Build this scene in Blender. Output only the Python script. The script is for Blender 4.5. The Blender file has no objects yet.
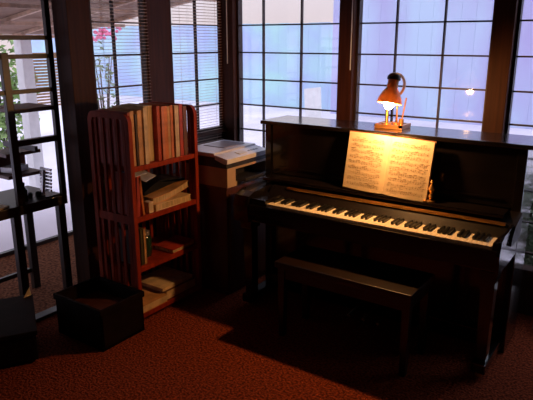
import bpy, bmesh, math, random
from mathutils import Vector, Matrix
random.seed(7)
C = bpy.context.scene.collection
R = math.radians

# ------------------------------------------------------------------ materials
def mat(name, col, rough=.5, metal=0, var=.25, scale=12, bump=0, bscale=None, stretch=None, col2=None, coat=0, spec=.5, lo=.35, hi=.65):
    m = bpy.data.materials.new(name); m.use_nodes = True
    nt = m.node_tree; N = nt.nodes; L = nt.links
    b = N['Principled BSDF']
    tc = N.new('ShaderNodeTexCoord'); mp = N.new('ShaderNodeMapping')
    L.new(tc.outputs['Object'], mp.inputs['Vector'])
    if stretch: mp.inputs['Scale'].default_value = stretch
    nz = N.new('ShaderNodeTexNoise'); nz.inputs['Scale'].default_value = scale; nz.inputs['Detail'].default_value = 4
    L.new(mp.outputs[0], nz.inputs['Vector'])
    cr = N.new('ShaderNodeValToRGB')
    c2 = col2 or tuple(max(0, c*(1-var)) for c in col)
    c1 = col if col2 else tuple(min(1, c*(1+var)) for c in col)
    cr.color_ramp.elements[0].color = (*c2, 1); cr.color_ramp.elements[1].color = (*c1, 1)
    cr.color_ramp.elements[0].position = lo; cr.color_ramp.elements[1].position = hi
    L.new(nz.outputs['Fac'], cr.inputs[0]); L.new(cr.outputs[0], b.inputs['Base Color'])
    b.inputs['Roughness'].default_value = rough; b.inputs['Metallic'].default_value = metal
    b.inputs['Specular IOR Level'].default_value = spec
    b.inputs['Coat Weight'].default_value = coat; b.inputs['Coat Roughness'].default_value = .08
    if bump:
        n2 = N.new('ShaderNodeTexNoise'); n2.inputs['Scale'].default_value = bscale or scale
        n2.inputs['Detail'].default_value = 3
        L.new(mp.outputs[0], n2.inputs['Vector'])
        bp = N.new('ShaderNodeBump'); bp.inputs['Strength'].default_value = bump; bp.inputs['Distance'].default_value = .02
        L.new(n2.outputs['Fac'], bp.inputs['Height']); L.new(bp.outputs[0], b.inputs['Normal'])
    return m
M = {}
M['carpet'] = mat('carpet', (.42,.085,.034), .95, var=.1, scale=80, bump=.8, bscale=80, col2=(.11,.024,.011), spec=.05, lo=.38, hi=.62)
M['rug2'] = mat('carpet_beyond', (.26,.10,.05), .95, scale=50, col2=(.07,.025,.013), bump=1, bscale=60, spec=.05)
M['wall'] = mat('dark_wood_wall', (.035,.012,.006), .55, stretch=(8,8,.6), scale=5)
M['post'] = mat('dark_post_wood', (.05,.014,.006), .6, spec=.2, stretch=(8,8,.5), scale=6)
M['ceil'] = mat('ceiling_wood', (.06,.03,.018), .8)
M['piano'] = mat('black_lacquer', (.007,.005,.005), .2, scale=3, coat=.6)
M['fall'] = mat('fallboard_black', (.006,.004,.004), .5, scale=3, spec=.2)
M['pedal'] = mat('pedal_metal', (.9,.8,.66), .2, metal=1, var=.05)
M['ivory'] = mat('ivory', (.78,.7,.55), .3, var=.06)
M['ebony'] = mat('ebony', (.006,.006,.006), .3)
M['brass'] = mat('brass', (.75,.42,.14), .35, metal=1, var=.1)
M['bench'] = mat('bench_wood', (.014,.006,.004), .35, coat=.3, stretch=(1,8,8))
M['cherry'] = mat('cherry_wood', (.30,.033,.010), .55, stretch=(6,6,.8), scale=5, spec=.12)
M['paper'] = mat('paper', (.70,.58,.40), .8, var=.04, spec=.2)
M['ink'] = mat('ink', (.26,.17,.09), .9)
M['pages'] = mat('page_edges', (.62,.46,.26), .85, stretch=(40,40,1), scale=4, var=.3)
M['cream'] = mat('cream_cover', (.72,.55,.34), .6)
M['tan'] = mat('tan_cover', (.62,.33,.14), .6)
M['redbk'] = mat('red_cover', (.45,.05,.03), .5)
M['pinkbk'] = mat('salmon_cover', (.68,.22,.12), .5)
M['darkbk'] = mat('dark_cover', (.05,.02,.015), .5)
M['brownbk'] = mat('brown_cover', (.16,.06,.03), .5)
M['greenbk'] = mat('green_cover', (.08,.07,.03), .5)
M['orange'] = mat('orange_cover', (.7,.2,.05), .5)
M['blackpl'] = mat('black_plastic', (.012,.012,.014), .3)
M['sheet'] = mat('glossy_sheet', (.72,.74,.88), .12, coat=.6)  # pale base colour stands in for the highlights on the plastic sheets
M['prtop'] = mat('silver_grey_plastic', (.78,.80,.92), .3, var=.05)
M['prbody'] = mat('beige_plastic', (.50,.36,.27), .5, var=.06)
M['prdark'] = mat('charcoal_plastic', (.03,.03,.04), .35)
M['prglass'] = mat('lid_grey', (.32,.30,.36), .3, var=.1)
M['cab'] = mat('brown_cabinet_wood', (.09,.025,.011), .45, stretch=(6,6,.7), scale=5)
M['box'] = mat('dark_box', (.012,.005,.004), .8, spec=.08)
M['bind'] = mat('blind_slat', (.55,.42,.36), .6, var=.08)
M['munt'] = mat('muntin_wood', (.03,.014,.01), .5)
M['white'] = mat('white_paint', (.8,.8,.8), .5, var=.05)
M['concrete'] = mat('pale_concrete', (.80,.74,.82), .9, scale=.8, var=.1)
M['fence'] = mat('pale_blue_fence', (.50,.80,.80), .8, scale=.7, col2=(.46,.56,.86), stretch=(1,1,1.2))
M['shed'] = mat('lavender_wall', (.54,.68,.86), .8, scale=.6, col2=(.47,.43,.72), stretch=(1.2,1,.5))
M['leaf'] = mat('leaf', (.22,.34,.10), .5, scale=6, var=.5)
M['leafd'] = mat('leaf_dark', (.22,.30,.17), .5, scale=6, var=.5)
M['bark'] = mat('bark', (.09,.06,.04), .9)
M['petal'] = mat('petal', (.85,.18,.35), .6)
M['awn'] = mat('awning_cloth', (.30,.18,.12), .9, var=.1)
M['awnrib'] = mat('awning_rib', (.62,.42,.30), .7)
M['rattan'] = mat('rattan', (.48,.30,.16), .8, scale=30)
M['shade'] = mat('copper_shade', (.55,.26,.10), .3, metal=.85, var=.1)
def lampshade():
    m = bpy.data.materials.new('amber_shade'); m.use_nodes = True
    nt = m.node_tree; N = nt.nodes; L = nt.links; b = N['Principled BSDF']; o = N['Material Output']
    nz = N.new('ShaderNodeTexNoise'); nz.inputs['Scale'].default_value = 30
    cr = N.new('ShaderNodeValToRGB'); cr.color_ramp.elements[0].color = (.42,.20,.08,1); cr.color_ramp.elements[1].color = (.6,.32,.14,1)
    L.new(nz.outputs['Fac'], cr.inputs[0]); L.new(cr.outputs[0], b.inputs['Base Color']); b.inputs['Roughness'].default_value = .3
    t = N.new('ShaderNodeBsdfTranslucent'); t.inputs[0].default_value = (.8,.45,.2,1); mx = N.new('ShaderNodeMixShader'); mx.inputs[0].default_value = .10
    L.new(b.outputs[0], mx.inputs[1]); L.new(t.outputs[0], mx.inputs[2]); L.new(mx.outputs[0], o.inputs[0])
    return m
M['amber'] = lampshade()
M['frame'] = mat('dark_frame', (.02,.010,.007), .4)
M['silver'] = mat('silver_rack', (.62,.62,.70), .3, metal=.6)
M['bottle'] = mat('green_bottle', (.02,.05,.03), .15, coat=.5)
M['stone'] = mat('brownish_wall', (.35,.24,.17), .8)
def glass(name, tint=(1,1,1), fac=.06, rough=.03):
    m = bpy.data.materials.new(name); m.use_nodes = True
    nt = m.node_tree; N = nt.nodes; L = nt.links; N.clear()
    o = N.new('ShaderNodeOutputMaterial'); mx = N.new('ShaderNodeMixShader')
    t = N.new('ShaderNodeBsdfTransparent'); g = N.new('ShaderNodeBsdfGlossy')
    nz = N.new('ShaderNodeTexNoise'); nz.inputs['Scale'].default_value = 3
    mp = N.new('ShaderNodeMapRange'); mp.inputs['To Min'].default_value = fac*.6; mp.inputs['To Max'].default_value = fac*1.4
    L.new(nz.outputs['Fac'], mp.inputs['Value']); L.new(mp.outputs[0], mx.inputs[0])
    t.inputs[0].default_value = (*tint, 1); g.inputs['Roughness'].default_value = rough
    L.new(t.outputs[0], mx.inputs[1]); L.new(g.outputs[0], mx.inputs[2]); L.new(mx.outputs[0], o.inputs[0])
    return m
M['glass'] = glass('window_glass')
M['orn'] = glass('ornament_glass', (.9,.75,.55), .45, .1)
def emis(name, col, s):
    m = bpy.data.materials.new(name); m.use_nodes = True
    b = m.node_tree.nodes['Principled BSDF']
    b.inputs['Emission Color'].default_value = (*col,1); b.inputs['Emission Strength'].default_value = s
    return m
M['bulb'] = emis('lit_bulb', (1,.62,.26), 60)

# ------------------------------------------------------------------ mesh builder
class MB:
    def __init__(s): s.bm = bmesh.new()
    def box(s, x0,x1,y0,y1,z0,z1, bev=0):
        bm = bmesh.new()
        vs = [bm.verts.new((x,y,z)) for x in (x0,x1) for y in (y0,y1) for z in (z0,z1)]
        for f in ((0,1,3,2),(4,6,7,5),(0,4,5,1),(2,3,7,6),(0,2,6,4),(1,5,7,3)): bm.faces.new([vs[i] for i in f])
        if bev: bmesh.ops.bevel(bm, geom=bm.edges[:], offset=bev, segments=2, affect='EDGES', profile=.7)
        s.merge(bm); return s
    def obox(s, mtx, sx,sy,sz, bev=0):
        t = MB(); t.box(-sx/2,sx/2,-sy/2,sy/2,-sz/2,sz/2, bev)
        t.bm.transform(mtx); s.merge(t.bm); return s
    def merge(s, bm):
        me = bpy.data.meshes.new('t'); bm.to_mesh(me); bm.free(); s.bm.from_mesh(me); bpy.data.meshes.remove(me)
    def poly(s, pts, vec):          # closed outline extruded along vec
        bm = bmesh.new(); vec = Vector(vec)
        a = [bm.verts.new(p) for p in pts]; b = [bm.verts.new(Vector(p)+vec) for p in pts]
        bm.faces.new(a); bm.faces.new(b[::-1]); n = len(pts)
        for i in range(n): bm.faces.new((a[i], b[i], b[(i+1)%n], a[(i+1)%n]))
        bmesh.ops.recalc_face_normals(bm, faces=bm.faces[:]); s.merge(bm); return s
    def lathe(s, prof, c=(0,0,0), n=24, mtx=None):
        bm = bmesh.new(); rings = []
        for r, z in prof:
            rings.append([bm.verts.new((max(r,1e-4)*math.cos(2*math.pi*i/n), max(r,1e-4)*math.sin(2*math.pi*i/n), z)) for i in range(n)])
        for a, b in zip(rings, rings[1:]):
            for i in range(n): bm.faces.new((a[i], a[(i+1)%n], b[(i+1)%n], b[i]))
        if mtx: bm.transform(mtx)
        bmesh.ops.translate(bm, verts=bm.verts[:], vec=c)
        bmesh.ops.recalc_face_normals(bm, faces=bm.faces[:]); s.merge(bm); return s
    def tube(s, pts, r, n=10):
        pts = [Vector(p) for p in pts]; bm = bmesh.new(); rings = []
        for i, p in enumerate(pts):
            d = (pts[min(i+1,len(pts)-1)] - pts[max(i-1,0)]).normalized()
            q = d.to_track_quat('Z','Y'); rr = r[i] if isinstance(r,(list,tuple)) else r
            rings.append([bm.verts.new(p + q @ Vector((rr*math.cos(2*math.pi*k/n), rr*math.sin(2*math.pi*k/n), 0))) for k in range(n)])
        for a, b in zip(rings, rings[1:]):
            for i in range(n): bm.faces.new((a[i], a[(i+1)%n], b[(i+1)%n], b[i]))
        bm.faces.new(rings[0][::-1]); bm.faces.new(rings[-1])
        s.merge(bm); return s
    def build(s, name, m, parent=None, org=(0,0,0), smooth=False):
        bmesh.ops.translate(s.bm, verts=s.bm.verts[:], vec=-Vector(org))
        me = bpy.data.meshes.new(name); s.bm.to_mesh(me); s.bm.free()
        if smooth:
            for p in me.polygons: p.use_smooth = True
            me.set_sharp_from_angle(angle=R(40))
        me.materials.append(m)
        o = bpy.data.objects.new(name, me); C.objects.link(o)
        if parent: o.parent = parent
        else: o.location = org
        return o
def tag(o, label, cat, group=None, kind=None):
    o['label'] = label; o['category'] = cat
    if group: o['group'] = group
    if kind: o['kind'] = kind
    return o
def struct(o): o['kind'] = 'structure'; return o
def thing(name, label, cat, loc=(0,0,0), rz=0, group=None):
    o = bpy.data.objects.new(name, None); C.objects.link(o); o.location = loc; o.rotation_euler = (0,0,rz)
    o.empty_display_size = .1
    return tag(o, label, cat, group)
def Tm(loc, rx=0, ry=0, rz=0):
    return Matrix.Translation(loc) @ Matrix.Rotation(rz,4,'Z') @ Matrix.Rotation(ry,4,'Y') @ Matrix.Rotation(rx,4,'X')

# ------------------------------------------------------------------ the setting
YW = 3.72; XW = -3.0; T = .1
floor = struct(MB().box(-3.09,1.9,-1.3,YW+T,-.05,0).build('floor', M['carpet']))
struct(MB().box(-3.1,1.9,-1.3,YW+T,2.4,2.5).build('ceiling', M['ceil']))
struct(MB().box(1.8,1.9,-1.3,YW+T,0,2.4).build('wall_right', M['wall']))
struct(MB().box(-3.1,1.8,-1.3,-1.2,0,2.4).build('wall_front', M['wall']))
w = MB()   # wall behind the piano: sill wall, head, posts
w.box(XW,1.8,YW,YW+T,0,.30); w.box(XW,1.8,YW,YW+T,2.25,2.4); w.box(.55,1.8,YW,YW+T,.30,2.25)
struct(w.build('wall_back', M['wall']))
PB = [(-3.0,-2.87),(-1.945,-1.835),(-.925,-.805),(.53,.62)]
for i,(a,b) in enumerate(PB):
    p = MB().box(a,b,YW-.03,YW+T,.22,2.25,.006)
    struct(p.build('trim_%d'%(i+1), M['post']))
lw = MB()
lw.box(-3.1,XW,2.36,YW,0,1.0); lw.box(-3.1,XW,2.36,YW,2.25,2.4)
lw.box(-3.1,XW,-1.2,1.5,0,2.4); lw.box(-3.1,XW,1.5,2.36,1.93,2.4)
struct(lw.build('wall_left', M['wall']))
struct(MB().box(-3.12,XW+.02,2.255,2.42,0,2.38,.006).build('trim_6', M['post']))
struct(MB().box(XW-.03,XW+.02,2.885,3.12,1.0,2.25,.006).build('trim_7', M['post']))
struct(MB().box(XW-.01,XW+.02,3.672,3.69,1.0,2.25,.004).build('trim_8', M['post']))
struct(MB().box(-3.1,XW+.05,2.42,YW-.03,.975,1.0,.004).build('trim_9', M['post']))
struct(MB().box(-3.11,-3.04,1.5,2.255,0,.02,.004).build('trim_10', M['frame']))

def window(n, axis, a, b, z0, z1, verts, rows):
    f = MB(); t = .010
    def bx(u0,u1,zz0,zz1,d0=.035,d1=.06):
        if axis == 'Y': f.box(u0,u1,YW+d0,YW+d1,zz0,zz1)
        else: f.box(XW+.03-d1,XW+.03-d0,u0,u1,zz0,zz1)
    fr = .018
    bx(a,a+fr,z0,z1,.02,.07); bx(b-fr,b,z0,z1,.02,.07); bx(a,b,z0,z0+fr,.02,.07); bx(a,b,z1-fr,z1,.02,.07)
    for v in verts: bx(v-t/2,v+t/2,z0,z1)
    for r in rows: bx(a,b,r-t/2,r+t/2)
    o = struct(f.build('window_%d'%n, M['munt']))
    g = MB()
    if axis == 'Y': g.box(a,b,YW+.045,YW+.049,z0,z1)
    else: g.box(-3.019,-3.015,a,b,z0,z1)
    g.build('glass', M['glass'], o)
rows = [.4,.6,.8,1.0,1.2,1.4,1.605,1.81,2.03]
window(1,'Y',-2.87,-1.945,.22,2.25,[-2.63,-2.29],rows)
window(2,'Y',-1.835,-.925,.22,2.25,[-1.555,-1.235],rows)
window(3,'Y',-.805,.55,.22,2.25,[-.35,.1],rows)
window(4,'X',2.42,2.89,1.0,2.25,[2.625],rows[4:])
window(5,'X',3.12,3.8,1.0,2.25,[3.42],rows[4:])

# venetian blinds inside the left windows
def blind(y0,y1,label,cordy):
    t = thing('venetian_blind', label, 'blind', (XW+.035,(y0+y1)/2,.86), group=None); org=(XW+.035,(y0+y1)/2,.86)
    s = MB(); z = .90
    while z < 2.2:
        s.obox(Tm((XW+.035,(y0+y1)/2,z), ry=R(-5)), .019, y1-y0, .0014); z += .0212
    for yy in (y0+.07, y1-.07): s.tube([(XW+.035,yy,.88),(XW+.035,yy,2.22)], .001, 5)
    s.build('slats', M['bind'], t, org)
    MB().box(XW+.022,XW+.05,y0,y1,.86,.88,.003).build('bottom_rail', M['bind'], t, org)
    MB().box(XW+.02,XW+.055,y0,y1,2.2,2.24).build('headrail', M['bind'], t, org)
    c = MB().tube([(XW+.055,cordy,1.40),(XW+.055,cordy,2.2)], .0018, 6)
    c.lathe([(0,0),(.007,.004),(.005,.03),(0,.035)], (XW+.055,cordy,1.37), 8)
    c.build('pull_cord', M['frame'], t, org)
blind(2.425,2.875,'horizontal slatted blind on the left window just behind the tall bookcase',2.80)
blind(3.125,3.66,'horizontal slatted blind on the window beside the room corner, above the printer',3.6)
for x,z0,l in ((-2.915,1.52,'thin white cord hanging down the corner post by the printer'),(-1.84,1.50,'thin white cord hanging on the post left of the lit lamp')):
    tag(MB().tube([(x,YW-.045,z0),(x,YW-.045,2.24)],.004,6).build('pull_cord',M['white'],None,(x,YW-.045,z0)), l, 'cord')

# ------------------------------------------------------------------ piano
PO = (-1.33,3.15,0)
pn = thing('upright_piano', 'large glossy black upright piano standing before the wide windows', 'piano', PO)
XL, XR = -2.18, -.55
K0, K1 = -1.93, -.60
def pp(name, mb, m='piano', par=None, smooth=False): return mb.build(name, M[m], par or pn, PO, smooth)
for a,b in ((XL,XL+.05),(XR-.05,XR)):
    pp('side_panel', MB().box(a,b,3.14,3.42,0,1.165,.006))
pp('upper_panel', MB().box(XL+.05,XR-.05,3.15,3.18,.84,1.165).box(XL+.1,XR-.1,3.143,3.15,.88,.89))
pp('lower_panel', MB().box(XL+.05,XR-.05,3.17,3.2,.11,.60))
pp('bottom_rail', MB().box(XL+.05,XR-.05,3.13,3.2,.02,.11,.004))
pp('back_panel', MB().box(XL+.05,XR-.05,3.38,3.41,.05,1.165))
pp('lid', MB().box(XL-.02,XR+.035,3.11,3.44,1.165,1.19,.006))
pp('keybed', MB().box(XL+.02,XR-.02,2.80,3.17,.60,.695,.006))
pp('key_slip', MB().box(K0-.13,K1+.04,2.765,2.785,.655,.72,.004))
for a,b,ca,cb in ((XL+.02,K0-.12,K0-.12,K0-.003),(K1+.035,XR-.002,K1+.003,K1+.035)):
    pp('arm', MB().poly([(a,2.765,.60),(a,2.755,.70),(a,2.775,.765),(a,2.83,.785),(a,3.15,.80),(a,3.15,.60)],(b-a,0,0)))
    pp('cheek_block', MB().box(ca,cb,2.785,3.0,.695,.755,.008))
# fallboard folded open behind the keys, with an added strip imitating the keys' reflection
pp('fallboard', MB().poly([(K0-.1,2.94,.735),(K0-.1,3.00,.79),(K0-.1,3.14,.83),(K0-.1,3.14,.70),(K0-.1,2.94,.70)],(K1-K0+.16,0,0)),'fall')
pp('key_reflection_strip', MB().box(K0+.02,K1+.01,2.985,3.0,.787,.797,.002).box(K0+.02,K1+.01,2.992,3.01,.793,.800,.002),'brass')
pp('music_shelf', MB().box(XL+.06,XR-.06,3.02,3.15,.815,.835,.004))
wk = (K1-K0)/52
km = MB().box(-wk/2+.0008,wk/2-.0008,0,.15,0,.022,.0015).build('white_key', M['ivory'], pn)
bk = MB().box(-.0068,.0068,.052,.15,.0,.036,.002).build('black_key', M['ebony'], pn)
names = 'ABCDEFG'
fw = fb = True
for i in range(52):
    o = km if fw else km.copy()
    if not fw: C.objects.link(o); o.parent = pn
    fw = False
    o.location = (K0+wk*(i+.5)-PO[0], 2.79-PO[1], .712)
    if names[i%7] in 'ACDFG' and i < 51:
        o = bk if fb else bk.copy()
        if not fb: C.objects.link(o); o.parent = pn
        fb = False
        o.location = (K0+wk*(i+1)-PO[0], 2.79-PO[1], .714)
for x0 in (XL+.055, XR-.085):
    g = MB(); xc = x0+.03
    g.box(x0-.012,x0+.072,2.80,2.90,.545,.60,.004)
    g.poly([(xc-.034,2.815,.545),(xc+.034,2.815,.545),(xc+.026,2.83,.08),(xc-.026,2.83,.08)],(0,.065,0))
    g.box(x0-.006,x0+.066,2.80,3.14,.03,.085,.008)
    lg = pp('leg', g)
    pp('caster', MB().lathe([(0,0),(.018,0),(.018,.03),(0,.03)],(xc,2.84,0),12),'brass',lg)
for x in (-1.43,-1.335,-1.24):
    pp('pedal', MB().tube([(x,3.18,.07),(x,3.05,.065),(x,2.97,.05)],[.008,.009,.012],8).lathe([(0,-.006),(.022,-.004),(.022,.004),(0,.006)],(x,2.955,.048),12),'pedal')

# ------------------------------------------------------------------ bench
BO = (-1.31,2.75,0)
bn = thing('piano_bench','low dark wooden piano bench standing in front of the piano','bench',BO)
MB().box(-1.725,-.905,2.575,2.92,.44,.475,.006).build('seat',M['bench'],bn,BO)
MB().box(-1.70,-.925,2.60,2.62,.37,.44).box(-1.70,-.925,2.88,2.90,.37,.44).box(-1.70,-1.68,2.6,2.9,.37,.44).box(-.945,-.925,2.6,2.9,.37,.44).build('apron',M['bench'],bn,BO)
for x in (-1.69,-.935):
    for y in (2.61,2.88):
        MB().poly([(x-.022,y-.02,.44),(x+.022,y-.02,.44),(x+.015,y-.015,0),(x-.015,y-.015,0)],(0,.04,0)).build('leg',M['bench'],bn,BO)

# ------------------------------------------------------------------ open music book
SO = (-1.28,3.06,.835)
sb = thing('music_book','open book of printed sheet music propped on the black piano','book',SO)
tilt = R(-9); roll = R(-1.5)
bmx = Matrix.Translation((-1.285,3.045,.837)) @ Matrix.Rotation(R(1.8),4,'Y') @ Matrix.Rotation(tilt,4,'X')
W, H = .257, .335
def page_y(u):  # bulge towards the reader
    return -.006 - .022*math.sin(math.pi*min(1,u/W)**.6)*(1-.35*u/W)
for sgn,nm in ((-1,'page_block'),(1,'page_block')):
    bm = bmesh.new(); n = 14
    fr = [];bkv = []
    for i in range(n+1):
        u = W*i/n; dz = .006*math.sin(math.pi*u/W)
        fr.append([bm.verts.new((sgn*u, page_y(u), z)) for z in (.004-dz*.5, H+dz*.3)])
        bkv.append([bm.verts.new((sgn*u, .0, z)) for z in (.004-dz*.5, H+dz*.3)])
    for i in range(n):
        bm.faces.new((fr[i][0],fr[i+1][0],fr[i+1][1],fr[i][1])); bm.faces.new((bkv[i][1],bkv[i+1][1],bkv[i+1][0],bkv[i][0]))
        bm.faces.new((fr[i][1],fr[i+1][1],bkv[i+1][1],bkv[i][1])); bm.faces.new((bkv[i][0],bkv[i+1][0],fr[i+1][0],fr[i][0]))
    bm.faces.new((fr[n][0],bkv[n][0],bkv[n][1],fr[n][1]))
    bmesh.ops.recalc_face_normals(bm, faces=bm.faces[:]); bm.transform(bmx)
    t = MB(); t.merge(bm); pb = t.build(nm, M['paper'], sb, SO, True)
    # staves, notes
    bm = bmesh.new()
    def strip(u0,u1,z0,z1,k=8):
        vv=[]
        for j in range(k+1):
            u=u0+(u1-u0)*j/k
            vv.append([bm.verts.new((sgn*u, page_y(u)-.0008, z)) for z in (z0,z1)])
        for j in range(k):
            bm.faces.new((vv[j][0],vv[j+1][0],vv[j+1][1],vv[j][1]))
    for st in range(9):
        zt = H-.035-st*.0325
        if st == 0 and sgn == -1: zt -= .002
        for l in range(5): strip(.022,W-.018,zt-l*.0036-.0006,zt-l*.0036,10)
        u=.03
        while u < W-.025:
            zz = zt-random.random()*.0145
            strip(u,u+.0045,zz-.0035,zz,1); strip(u+.0038,u+.0045,zz,zz+.011,1)
            if random.random()<.35: strip(u,u+.02,zz+.010,zz+.0122,1)
            u += .009+random.random()*.012
        if random.random()<.5: strip(.05,.09,zt-.021,zt-.0195,1)
    bm.transform(bmx); t = MB(); t.merge(bm); t.build('printed_staves', M['ink'], pb, SO)
t = MB(); t.obox(bmx @ Matrix.Translation((0,.0025,H/2)), 2*W+.012, .004, H+.012); t.build('cover', M['brownbk'], sb, SO)

# small glass ornament right of the book
OO=(-1.005,3.055,.835)
on = thing('glass_ornament','small shiny glass and brass ornament standing right of the sheet music','ornament',OO)
MB().lathe([(0,0),(.026,0),(.026,.007),(.012,.012),(0,.012)],OO,20).build('base',M['brass'],on,OO,True)
MB().lathe([(0,.012),(.008,.014),(.016,.03),(.008,.045),(.012,.056),(.02,.07),(.012,.088),(.005,.1),(.009,.112),(0,.125)],OO,20).build('figure',M['brass'],on,OO,True)
tag(MB().lathe([(0,0),(.012,.001),(.013,.008),(.0,.013)],(-1.03,3.04,.835),16).build('brass_button',M['brass'],None), 'tiny round brass piece on piano ledge at the sheet music corner','ornament')
bpy.data.objects['brass_button'].location=(0,0,0)

# ------------------------------------------------------------------ desk lamp on the piano
LO=(-1.36,3.29,1.19)
lp = thing('desk_lamp','lit copper desk lamp with bell shade standing on the piano','lamp',LO)
def lpp(name, mb, m, sm=True, par=None): return mb.build(name, M[m] if isinstance(m,str) else m, par or lp, LO, sm)
lpp('base', MB().box(-1.435,-1.262,3.215,3.36,1.191,1.2,.002).box(-1.43,-1.267,3.22,3.355,1.2,1.212,.002),'shade',False)
lpp('rim', MB().box(-1.435,-1.262,3.215,3.221,1.2,1.216).box(-1.435,-1.262,3.354,3.36,1.2,1.216).box(-1.435,-1.429,3.215,3.36,1.2,1.216).box(-1.284,-1.262,3.215,3.36,1.2,1.216),'shade',False)
SX,SY=-1.258,3.0
neck=[(-1.335,3.31,1.21),(-1.335,3.31,1.38)]
for k in range(1,11):
    a=math.pi*k/10
    q=.5*(1-math.cos(a))
    neck.append((-1.335+(SX+1.335)*q+.055*math.sin(a),3.31+(SY-3.31)*q,1.38+.135*q+.035*math.sin(a)))
lpp('neck', MB().tube(neck,.0085,12).lathe([(0,0),(.024,0),(.024,.008),(.012,.014),(0,.014)],(-1.335,3.31,1.212),16),'shade')
lpp('stem', MB().tube([(-1.385,3.28,1.21),(-1.385,3.28,1.315)],.010,12).lathe([(0,0),(.03,0),(.03,.006),(.012,.012),(0,.012)],(-1.385,3.28,1.212),16),'brass')
smx = Matrix.Rotation(R(-13),4,'X') @ Matrix.Rotation(R(3),4,'Y')
sh = [(.068,0),(.066,.012),(.060,.035),(.048,.06),(.036,.078),(.030,.085),(.029,.13),(.031,.135),(.024,.155),(.0,.163)]
inn = [(.0,.158),(.022,.15),(.026,.13),(.027,.085),(.033,.076),(.045,.058),(.057,.034),(.063,.012),(.065,0)]
lpp('shade', MB().lathe(sh+inn+[(.068,0)],(SX,SY,1.365),32,smx),'amber')
lpp('cap', MB().lathe([(.034,.128),(.037,.132),(.036,.146),(.026,.160),(.012,.168),(0,.17)],(SX,SY,1.365),24,smx),'frame')
bl = lpp('bulb', MB().lathe([(0,-.034),(.016,-.030),(.027,-.012),(.028,.012),(.022,.034),(.013,.048),(.012,.07),(0,.07)],(SX,SY,1.365),20,smx),'bulb')
PC=(-1.285,3.26,1.213)
pc = thing('pen_holder','small dark holder on lamp base with one thin upright pen','pen holder',PC)
MB().lathe([(0,0),(.014,0),(.015,.035),(.011,.038),(.011,.006),(0,.006)],PC,14).build('cup',M['shade'],pc,PC,True)
pe = tag(MB().tube([(-1.285,3.26,1.222),(-1.262,3.26,1.375)],[.0045,.0045],8).build('pen',M['brownbk'],None,(-1.285,3.26,1.222)),'thin dark pen standing upright behind the lit lamp','pen')

# ------------------------------------------------------------------ bookcase
KX0,KX1,KY0,KY1 = -2.83,-2.48,2.22,2.80
KO=(-2.655,2.51,0)
bc = thing('bookcase','tall narrow red-brown wooden bookcase with slatted sides and rounded tops','bookcase',KO)
def bcp(name, mb): return mb.build(name, M['cherry'], bc, KO)
for y0,y1 in ((KY0,KY0+.028),(KY1-.028,KY1)):
    s=MB(); x0,x1=KX0,KX1; tw=.032
    arc=[(x1,y0,0)]+[(x1,y0,1.24)]+[(x1-.05*(1-math.cos(a)),y0,1.24+.06*math.sin(a)) for a in [math.pi/2*k/6 for k in range(1,7)]]
    arc+=[(x0+.05*(1-math.cos(a)),y0,1.24+.06*math.sin(a)) for a in [math.pi/2*k/6 for k in range(6,0,-1)]]+[(x0,y0,1.24),(x0,y0,0)]
    inn2=[(x0+tw,y0,0),(x0+tw,y0,1.23)]+[(x0+tw+.03*(1-math.cos(a)),y0,1.23+.035*math.sin(a)) for a in [math.pi/2*k/4 for k in range(1,5)]]
    inn2+=[(x1-tw-.03*(1-math.cos(a)),y0,1.23+.035*math.sin(a)) for a in [math.pi/2*k/4 for k in range(4,0,-1)]]+[(x1-tw,y0,1.23),(x1-tw,y0,0)]
    s.poly(arc+inn2,(0,y1-y0,0))
    sf = bcp('side_frame', s)
    for k in range(5):
        xx=x0+tw+.012+k*(x1-x0-2*tw-.024-.022)/4
        MB().box(xx,xx+.022,y0+.008,y1-.008,.05,1.27).build('side_slat',M['cherry'],sf,KO)
    MB().box(x0+tw,x1-tw,y0+.004,y1-.004,.02,.07).build('side_rail',M['cherry'],sf,KO)
    MB().box(x0+tw,x1-tw,y0+.004,y1-.004,.64,.69).build('side_rail',M['cherry'],sf,KO)
SZ=[.06,.365,.68,.99]
for z in SZ: bcp('shelf', MB().box(KX0,KX1-.004,KY0+.028,KY1-.028,z-.03,z,.003))
for z in (.6,.9,1.22):
    bcp('back_rail', MB().box(KX0,KX0+.015,KY0+.028,KY1-.028,z,z+.05))
for k in range(8):
    y=KY0+.05+k*.066
    bcp('back_slat', MB().box(KX0+.002,KX0+.013,y,y+.022,.06,1.24))

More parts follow.
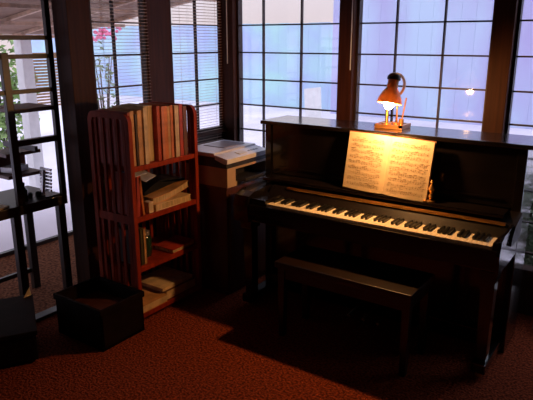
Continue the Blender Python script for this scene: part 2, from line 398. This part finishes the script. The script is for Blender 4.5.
def book(y, th, h, d, xf, z, m, label, lean=0, group=None, cat='book', pages='pages'):
    t = thing('book', label, cat, (xf, y, z), group=group); t.rotation_euler=(lean,0,0)
    c = MB().box(-d,0,0,.003,0,h).box(-d,0,th-.003,th,0,h).box(-.004,0,0,th,0,h,.001); c.build('cover', M[m], t)
    MB().box(-d+.006,-.004,.003,th-.003,.004,h-.005).build('pages', M[pages], t)
    return t
def uy(u): return 2.215+(u-125.5)*.0084
B = [ (126.8,129,.315,'redbk','narrow dark red book at the near end of the top shelf'),
      (129,132.6,.32,'tan','tan book second from the near end of the top shelf'),
      (132.8,134.6,.30,'darkbk','thin black book between two tan books on the top shelf'),
      (134.8,139.2,.32,'tan','thick orange-tan book right of the thin black one on the top shelf'),
      (140.2,143.8,.33,'cream','tall pale cream book left of the gap on the top shelf'),
      (153.8,157.4,.33,'redbk','bright red book just right of the gap on the top shelf'),
      (157.6,160.4,.325,'pinkbk','salmon book between the bright red and orange books on the top shelf'),
      (160.6,164.4,.325,'orange','orange book with a light mark, middle of the top shelf'),
      (164.7,167.8,.32,'tan','tan book right of the orange book on the top shelf'),
      (168,171,.325,'pinkbk','salmon book left of the cream pair on the top shelf'),
      (171.2,173.8,.322,'cream','wider cream book of the pair near the far end of the top shelf'),
      (174,176.2,.32,'cream','thinner cream book beside the dark red book on the top shelf'),
      (176.4,180.4,.325,'redbk','dark red book second from the far end of the top shelf'),
      (180.6,184.8,.31,'brownbk','dark brown book at the far end of the top shelf')]
for a,b,h,m,l in B:
    book(uy(a)+.012, (b-a)*.0084-.001, h, .24+random.random()*.03, KX1-.012-random.random()*.012, SZ[3], m, l, group='books on the top shelf')
rc = thing('magazine','thick pale magazine set back in the gap of the top shelf','magazine',(-2.53,uy(144.8)+.012,SZ[3]))
MB().box(-.2,0,0,.062,0,.335,.004).build('pages',M['pages'],rc); MB().box(-.2,.002,.062,.066,0,.337).build('cover',M['cream'],rc)
# second shelf
z=SZ[2]
book(2.262,.028,.25,.22,KX1-.02,z,'redbk','red binder leaning at the near end of the second shelf',R(-4),'books on the second shelf')
book(2.312,.018,.24,.2,KX1-.02,z,'orange','thin orange book leaning against a red one on the second shelf',R(5),'books on the second shelf')
book(2.334,.022,.235,.2,KX1-.05,z,'darkbk','dark book leaning behind the small cream block on second shelf',R(6),'books on the second shelf')
cb=tag(MB().box(-2.55,-2.50,2.362,2.40,z,z+.07,.003).build('notepad',M['cream'],None,(0,0,0)),'small cream notepad block standing on the second shelf','notepad')
def curved(name, y0,y1,x0,x1,z,th,lift,m,pm,label,cat='book',org=None):
    org=((x0+x1)/2,(y0+y1)/2,z); t=thing(name,label,cat,org)
    def slab(za,zb,ins=0):
        n=8; pts=[]
        for i in range(n+1):
            s=i/n; pts.append((x1-ins, y0+ins+(y1-y0-2*ins)*s, z+za+lift*s**2))
        for i in range(n,-1,-1):
            s=i/n; pts.append((x1-ins, y0+ins+(y1-y0-2*ins)*s, z+zb+lift*s**2))
        return MB().poly(pts,(-(x1-x0-2*ins),0,0))
    slab(.004,th-.004,.003).build('pages',M[pm],t,org)
    c=slab(0,.004); o=slab(th-.004,th); me=bpy.data.meshes.new('x'); o.bm.to_mesh(me); c.bm.from_mesh(me)
    c.build('cover',M[m],t,org)
curved('book',2.42,2.74,-2.74,-2.50,z,.042,0,'cream','pages','lower thick cream paperback of the stack on the second shelf')
curved('book',2.41,2.73,-2.74,-2.51,z+.043,.042,.05,'tan','pages','upper curling cream paperback of the stack on the second shelf')
f=thing('folder','black glossy folder lying curled over the paperback stack','folder',(-2.62,2.5,z+.10))
fb_=MB(); pts=[];n=10
for i in range(n+1):
    s=i/n; pts.append((-2.53,2.36+.36*s,z+.102+.065*math.sin(math.pi*min(1,s*.9+.08))+.05*s*s*.4))
for i in range(n,-1,-1):
    s=i/n; pts.append((-2.53,2.36+.36*s,z+.098+.045*s))
fb_.poly(pts,(-.2,0,0)); fb_.build('body',M['blackpl'],f,(-2.62,2.5,z+.09),True)
tag(MB().obox(Tm((-2.545,2.305,z+.262),rx=R(4),ry=R(12)),.10,.10,.004).build('plastic_sheet',M['sheet'],None),'upper shiny pale sheet lying across the book tops of the second shelf','sheet')
tag(MB().obox(Tm((-2.545,2.385,z+.225),rx=R(16),ry=R(12)),.10,.085,.004).build('plastic_sheet',M['sheet'],None),'lower shiny pale sheet beside the black folder on the second shelf','sheet')
# third shelf
z=SZ[1]
book(2.262,.02,.22,.2,KX1-.03,z,'darkbk','dark book at the near end of the third shelf',0,'books on the third shelf')
book(2.286,.022,.235,.2,KX1-.03,z,'greenbk','olive book beside the dark one on the third shelf',0,'books on the third shelf')
book(2.312,.02,.225,.2,KX1-.03,z,'tan','tan book right of the olive one on the third shelf',0,'books on the third shelf')
jr=thing('glass_jar','dark round jar with a shiny lid on the third shelf','jar',(-2.62,2.42,z))
MB().lathe([(0,0),(.04,0),(.045,.02),(.045,.12),(.03,.14),(0,.14)],(0,0,0),20).build('body',M['bottle'],jr,smooth=True)
MB().lathe([(0,.14),(.034,.14),(.034,.165),(0,.168)],(0,0,0),20).build('lid',M['silver'],jr,smooth=True)
curved('book',2.54,2.75,-2.66,-2.49,z,.028,.012,'redbk','pages','red-covered book lying flat on the third shelf')
# bottom shelf
z=SZ[0]
curved('album',2.255,2.47,-2.78,-2.49,z,.05,0,'tan','cream','large pale album lying at the near end of the bottom shelf','album')
curved('album',2.475,2.76,-2.79,-2.50,z,.065,0,'brownbk','cream','thick pale album lying at the far end of the bottom shelf','album')
curved('album',2.45,2.74,-2.77,-2.51,z+.067,.022,0,'cream','cream','thin pale folder lying on top of the thick album','folder')

# ------------------------------------------------------------------ cabinet + printer
CO=(-2.59,3.14,0)
cb=thing('side_cabinet','brown wooden cabinet standing under the printer, between bookcase and piano','cabinet',CO)
MB().box(-2.86,-2.30,2.865,3.42,.0,.745,.004).build('body',M['cab'],cb,CO)
MB().box(-2.87,-2.285,2.85,3.44,.745,.77,.004).build('top',M['cab'],cb,CO)
for y0,y1,ky in ((2.885,3.135,3.11),(3.15,3.40,3.175)):
    d=MB().box(-2.30,-2.285,y0,y1,.05,.72,.004).build('door',M['cab'],cb,CO)
    MB().lathe([(0,0),(.006,0),(.006,.012),(.012,.018),(.01,.026),(0,.028)],(-2.285,ky,.45),12,Matrix.Rotation(R(90),4,'Y')).build('knob',M['frame'],d,CO,True)
QO=(-2.46,3.09,.77)
pr=thing('printer','grey and beige multifunction printer standing on the brown cabinet','printer',QO)
px0,px1,py0,py1=-2.68,-2.27,2.84,3.30
def prp(name,mb,m,par=None): return mb.build(name,M[m],par or pr,QO)
b=MB(); b.box(px0,px1,py0,py0+.09,.77,.90,.006); b.box(px0,px1,py1-.03,py1,.77,.90,.006)
b.box(px0,px1-.12,py0+.09,py1-.03,.77,.90); b.box(px1-.12,px1,py0+.09,py1-.03,.77,.80); b.box(px1-.12,px1,py0+.09,py1-.03,.885,.90)
prp('body',b,'prbody')
prp('tray_bay',MB().box(px1-.122,px1-.115,py0+.09,py1-.03,.80,.90),'prdark')
tr=prp('paper_tray',MB().box(px1-.1,px1+.07,py0+.105,py1-.045,.805,.813,.003).box(px1+.06,px1+.07,py0+.105,py1-.045,.805,.828,.003),'prdark')
prp('scanner_unit',MB().poly([(px0,py0-.001,.90),(px1-.001,py0-.001,.90),(px1-.015,py0,.945),(px1-.10,py0,.97),(px0,py0,.97)],(0,py1-py0,0)),'prdark')
prp('scanner_lid',MB().poly([(px0+.002,py0-.002,.965),(px1-.10,py0-.002,.965),(px1-.11,py0-.002,.99),(px0+.01,py0-.002,.99)],(0,py1-py0+.004,0)),'prtop')
prp('lid_inset',MB().box(px0+.05,px1-.17,py0+.19,py1-.04,.99,.994,.001),'prglass')
cp=prp('control_panel',MB().poly([(px1-.10,py0-.002,.980),(px1+.003,py0-.002,.960),(px1+.003,py0-.002,.930),(px1-.02,py0-.002,.926),(px1-.10,py0-.002,.95)],(0,py1-py0+.004,0)),'prtop')
sl=math.atan2(.020,.103)
prp('display',MB().obox(Tm((px1-.048,py0+.21,.9705),ry=sl),.05,.08,.006),'white',cp)
for k in range(4): prp('button',MB().obox(Tm((px1-.048,py0+.30+k*.03,.9695),ry=sl),.014,.016,.006),'prglass',cp)

# ------------------------------------------------------------------ dark storage box by the bookcase
DO=(-2.65,2.06,0)
db=thing('storage_box','open dark square storage box on the carpet against the bookcase side','box',DO,R(0))
b=MB(); X0,X1,Y0,Y1,Hh=-2.82,-2.415,1.875,2.19,.25
b.box(X0,X1,Y0,Y1,0,.015); b.box(X0,X1,Y0,Y0+.014,0,Hh,.003); b.box(X0,X1,Y1-.014,Y1,0,Hh,.003); b.box(X0,X0+.014,Y0,Y1,0,Hh,.003); b.box(X1-.014,X1,Y0,Y1,0,Hh,.003)
b.build('body',M['box'],db,DO)
MB().box(X0-.008,X1+.008,Y0-.008,Y0+.004,Hh-.03,Hh+.004,.002).box(X0-.008,X1+.008,Y1-.004,Y1+.008,Hh-.03,Hh+.004,.002).box(X0-.008,X0+.004,Y0,Y1,Hh-.03,Hh+.004,.002).box(X1-.004,X1+.008,Y0,Y1,Hh-.03,Hh+.004,.002).build('rim',M['box'],db,DO)
MB().box(X0+.016,X1-.016,Y0+.016,Y1-.016,.15,.17,.003).build('inner_tray',M['cab'],db,DO)

EO=(-3.04,1.86,0)
eb=thing('dark_bin','low black box on the carpet at the left edge below the desk','box',EO,R(-31.5))
MB().box(0,.5,-.37,0,.02,.17,.01).build('body',M['box'],eb)
MB().box(-.008,.508,-.378,.008,.17,.195,.006).build('lid',M['box'],eb)
for x in(.04,.46):
    for y in (-.33,-.04): MB().box(x-.02,x+.02,y-.02,y+.02,0,.02).build('foot',M['frame'],eb)
tag(MB().poly([(-.0,0,.0),(.0,.045,.055),(0,.05,0)],(-.004,.004,0)).build('paper_scrap',M['paper'],None),'small white folded paper on the corner of the low black box','paper').location=(-3.03,1.80,.196)

# ------------------------------------------------------------------ hutch desk in the opening at left
HO=(-3.3,1.75,0)
hd=thing('hutch_desk','dark desk with an open frame of shelves standing in the left opening','desk',HO)
def hp(n,mb,m='frame',par=None): return mb.build(n,M[m],par or hd,HO)
hp('desktop',MB().box(-3.55,-3.12,1.2,2.24,.675,.735,.005))
for x in (-3.52,-3.15):
    for y in (1.25,1.885,2.2): hp('leg',MB().box(x-.02,x+.02,y-.025,y+.025,0,.675,.003))
hp('stretcher',MB().box(-3.54,-3.52,1.25,2.2,.12,.15))
hp('upright',MB().box(-3.15,-3.12,1.895,1.94,.735,1.63,.003))
hp('upright',MB().box(-3.15,-3.12,2.205,2.24,.735,1.95,.003))
for z0,z1 in ((1.70,1.725),(1.595,1.62),(1.395,1.42)):
    hp('rail',MB().box(-3.145,-3.125,1.2,2.22,z0,z1,.002))
hp('shelf',MB().box(-3.40,-3.12,1.94,2.22,1.285,1.31,.003),'cab')
hp('shelf',MB().box(-3.16,-3.12,1.94,2.22,1.09,1.125,.003))
hp('side_brace',MB().obox(Tm((-3.30,2.06,1.06),rz=R(0)),.34,.02,.03))
hp('pigeonhole',MB().box(-3.50,-3.30,1.96,2.2,.86,.88).box(-3.50,-3.30,1.96,2.2,1.0,1.02).box(-3.5,-3.48,1.96,2.2,.88,1.0),'cab')
# things on the desk
RO=(-3.2,2.16,.735)
rk=thing('letter_rack','tilted silver slatted rack standing at the right end of the desk','rack',RO)
b=MB()
for k in range(7):
    b.obox(Tm((-3.2+.0,2.165+.012*k/6-.02,.775+k*.022),rx=R(-20)),.11,.012,.017,.002)
b.build('slat_panel',M['silver'],rk,RO)
MB().obox(Tm((-3.2,2.13,.82),rx=R(-8)),.012,.02,.17).build('back_support',M['silver'],rk,RO)
MB().box(-3.26,-3.14,2.10,2.2,.735,.745).build('base',M['frame'],rk,RO)
bo=thing('bottle','small dark green bottle with cap standing on the desk','bottle',(-3.2,1.985,.735))
MB().lathe([(0,0),(.024,0),(.026,.006),(.026,.07),(.012,.09),(.011,.1),(0,.1)],(0,0,0),18).build('body',M['bottle'],bo,smooth=True)
MB().lathe([(0,.1),(.013,.1),(.013,.118),(0,.12)],(0,0,0),14).build('cap',M['blackpl'],bo,smooth=True)
for x,y,l in ((-3.24,2.05,'small dark pot on the desk nearer the green bottle'),(-3.22,2.10,'small dark pot on the desk nearer the silver rack')):
    tag(MB().lathe([(0,0),(.016,0),(.02,.03),(.016,.032),(.014,.006),(0,.006)],(0,0,0),14).build('small_pot',M['blackpl'],None),l,'pot').location=(x,y,.735)
tag(MB().obox(Tm((-3.42,2.08,.90),rz=R(15)),.1,.14,.035,.002).build('notebook',M['sheet'],None),'lavender notebook lying in the pigeonhole of the desk','notebook')
mo=thing('monitor','black flat screen standing on the desk at the photo left edge','monitor',(-3.25,1.72,.735))
MB().box(-.015,.015,-.25,.045,.22,.50,.005).build('screen',M['blackpl'],mo); MB().box(-.02,.0,-.13,-.08,.01,.3).build('stand',M['blackpl'],mo); MB().box(-.09,.09,-.2,-.01,0,.012,.004).build('foot',M['blackpl'],mo)
tag(MB().obox(Tm((-3.17,1.79,.740),rz=R(20)),.07,.12,.01,.002).build('paper_stack',M['paper'],None),'small stack of white paper on the near desk edge','paper')

# ------------------------------------------------------------------ outside
struct(MB().box(-4.26,-3.09,-1.3,3.66,-.06,-.002).build('floor_beyond', M['rug2']))
struct(MB().box(-4.30,-4.26,-1.3,3.66,-.05,.03).build('trim_11', M['frame']))
struct(MB().box(-30,-4.30,-12,30,-.12,-.04).box(-4.30,14,YW+T,30,-.12,-.04).build('ground', M['concrete']))
def fence(x0,x1,y,h,m,label,board=.3):
    b=MB(); x=x0
    while x < x1:
        b.box(x+.0015,min(x+board,x1)-.0015,y,y+.03,0,h+random.uniform(-.01,.01)); x+=board
    b.box(x0,x1,y+.03,y+.09,h*.25,h*.25+.09); b.box(x0,x1,y+.03,y+.09,h*.75,h*.75+.09)
    t=thing('garden_fence',label,'fence',((x0+x1)/2,y,-.04)); b.build('board_panel',m,t,((x0+x1)/2,y,0))
    for k in range(int((x1-x0)/2.4)+1):
        MB().box(x0+k*2.4-.05,x0+k*2.4+.05,y+.09,y+.19,0,h).build('post',M['white'],t,((x0+x1)/2,y,0))
fence(-20,-6.9,13,2.15,M['fence'],'pale blue board fence far behind the middle and left windows')
fence(-6.8,5,12.6,4.0,M['shed'],'tall lavender board fence seen through the window behind the lamp')
lb=tag(MB().obox(Tm((-4.97,8.6,.43),rx=R(-8),ry=R(-8)),.32,.03,.98,.005).build('white_board',M['white'],None),'white board leaning outdoors, seen through the middle window','board')
def shrub(loc, rx,ry,rz,n,size,m,label,stems=5,name='shrub'):
    t=thing(name,label,'shrub',loc); bm=bmesh.new()
    for i in range(n):
        while True:
            p=Vector([random.uniform(-1,1) for _ in range(3)])
            if .3<p.length<1: break
        c=Vector((p.x*rx,p.y*ry,rz*1.05+p.z*rz)); q=Matrix.Rotation(random.uniform(0,6.3),4,'Z')@Matrix.Rotation(random.uniform(-1.2,1.2),4,'X')@Matrix.Rotation(random.uniform(-1,1),4,'Y')
        s=size*random.uniform(.6,1.3)
        vs=[bm.verts.new(c+(q@Vector(v))*s) for v in ((-.5,0,0),(-.1,.28,.05),(.5,0,-.05),(-.1,-.28,.05))]
        bm.faces.new(vs)
    f=MB(); f.merge(bm); f.build('foliage',m,t)
    b=MB()
    for k in range(stems):
        a=k*6.28/stems; b.tube([(.05*math.cos(a),.05*math.sin(a),0),(rx*.3*math.cos(a),ry*.3*math.sin(a),rz*.8),(rx*.6*math.cos(a),ry*.6*math.sin(a),rz*1.6)],[.02,.015,.006],6)
    b.build('stem',M['bark'],t)
    return t
shrub((-8.6,5.1,-.04),.6,.62,.93,700,.16,M['leaf'],'green leafy shrub outdoors beyond the left opening')
shrub((-.74,4.32,-.04),.55,.34,.50,4000,.065,M['leafd'],'green shrub outdoors seen low beyond the right end of the piano')
fs=shrub((-8.6,7.15,-.04),.4,.35,.92,120,.12,M['leafd'],'pink flowering shrub outdoors seen through the left slatted blind')
bm=bmesh.new()
for i in range(60):
    a=random.uniform(0,6.3); c=Vector((.45*math.cos(a)*random.random(),.6*math.sin(a)*random.random(),1.88+random.uniform(-.14,.14)))
    bmesh.ops.create_icosphere(bm,subdivisions=1,radius=.035,matrix=Matrix.Translation(c))
f=MB(); f.merge(bm); f.build('blossoms',M['petal'],fs)
# sloping awning with pale ribs beyond the left wall
AO=(-4.4,2.2,0)
aw=thing('awning','brown cloth awning with pale ribs over the patio at left','awning',AO)
def zaw(x): return 2.22+(x+3.12)*.16
MB().poly([(-3.13,-1.2,zaw(-3.13)+.012),(-6,-1.2,zaw(-6)+.012),(-6,-1.2,zaw(-6)),(-3.13,-1.2,zaw(-3.13))],(0,5.8,0)).build('canopy',M['awn'],aw,AO)
for k in range(10):
    y=-1+k*.6
    MB().poly([(-3.13,y,zaw(-3.13)-.002),(-6,y,zaw(-6)-.002),(-6,y,zaw(-6)-.035),(-3.13,y,zaw(-3.13)-.035)],(0,.035,0)).build('rib',M['awnrib'],aw,AO)
for k in range(4):
    x=-3.7-k*.7
    MB().box(x-.018,x+.018,-1.2,4.6,zaw(x)-.07,zaw(x)-.036).build('rib',M['awnrib'],aw,AO)
for y in (3.83,1.3,-1.1):
    MB().box(-6.03,-5.9,y,y+.13,-.04,zaw(-6)-.01).build('post',M['white'],aw,AO)
# rattan roll-down screen beside the post
RO2=(-5.95,4.2,.9)
rs=thing('rattan_screen','slatted rattan roll screen hanging outdoors beside the white post','screen',RO2)
b=MB(); zz=.95
while zz<1.50: b.box(-5.975,-5.96,3.98,4.40,zz,zz+.022); zz+=.034
b.build('slats',M['rattan'],rs,RO2)
MB().box(-5.985,-5.95,3.97,4.41,1.50,1.56).build('top_rail',M['rattan'],rs,RO2)
wb=tag(MB().box(-.475,-.36,3.54,3.67,0,.2,.005).build('white_box',M['white'],None),'small white box on the carpet behind the right end of the piano','box')

# ------------------------------------------------------------------ light
wd=bpy.data.worlds.new('World'); bpy.context.scene.world=wd; wd.use_nodes=True
N=wd.node_tree.nodes; L=wd.node_tree.links; bg=N['Background']
tc=N.new('ShaderNodeTexCoord'); sp=N.new('ShaderNodeSeparateXYZ'); cr=N.new('ShaderNodeValToRGB')
L.new(tc.outputs['Generated'],sp.inputs[0]); L.new(sp.outputs['Z'],cr.inputs[0]); L.new(cr.outputs[0],bg.inputs[0])
cr.color_ramp.elements[0].position=.0; cr.color_ramp.elements[0].color=(.80,.68,.72,1)
cr.color_ramp.elements[1].position=.55; cr.color_ramp.elements[1].color=(1.35,1.4,1.75,1)
bg.inputs[1].default_value=1.05
lt=bpy.data.lights.new('lamp_light','POINT'); lt.energy=30; lt.color=(1,.46,.15); lt.shadow_soft_size=.02
lo=bpy.data.objects.new('lamp_light',lt); C.objects.link(lo); lo.location=(SX,SY-.012,1.324)
bl.visible_shadow = True

cam=bpy.data.cameras.new('camera'); co=bpy.data.objects.new('camera',cam); C.objects.link(co)
cam.sensor_width=36; cam.lens=577/533*36; cam.clip_start=.05
co.location=(0,0,1.70); co.rotation_euler=(R(90-15.5),0,R(34.65))
s=bpy.context.scene; s.camera=co
s.view_settings.view_transform='Standard'; s.view_settings.look='None'; s.view_settings.exposure=0; s.view_settings.gamma=1
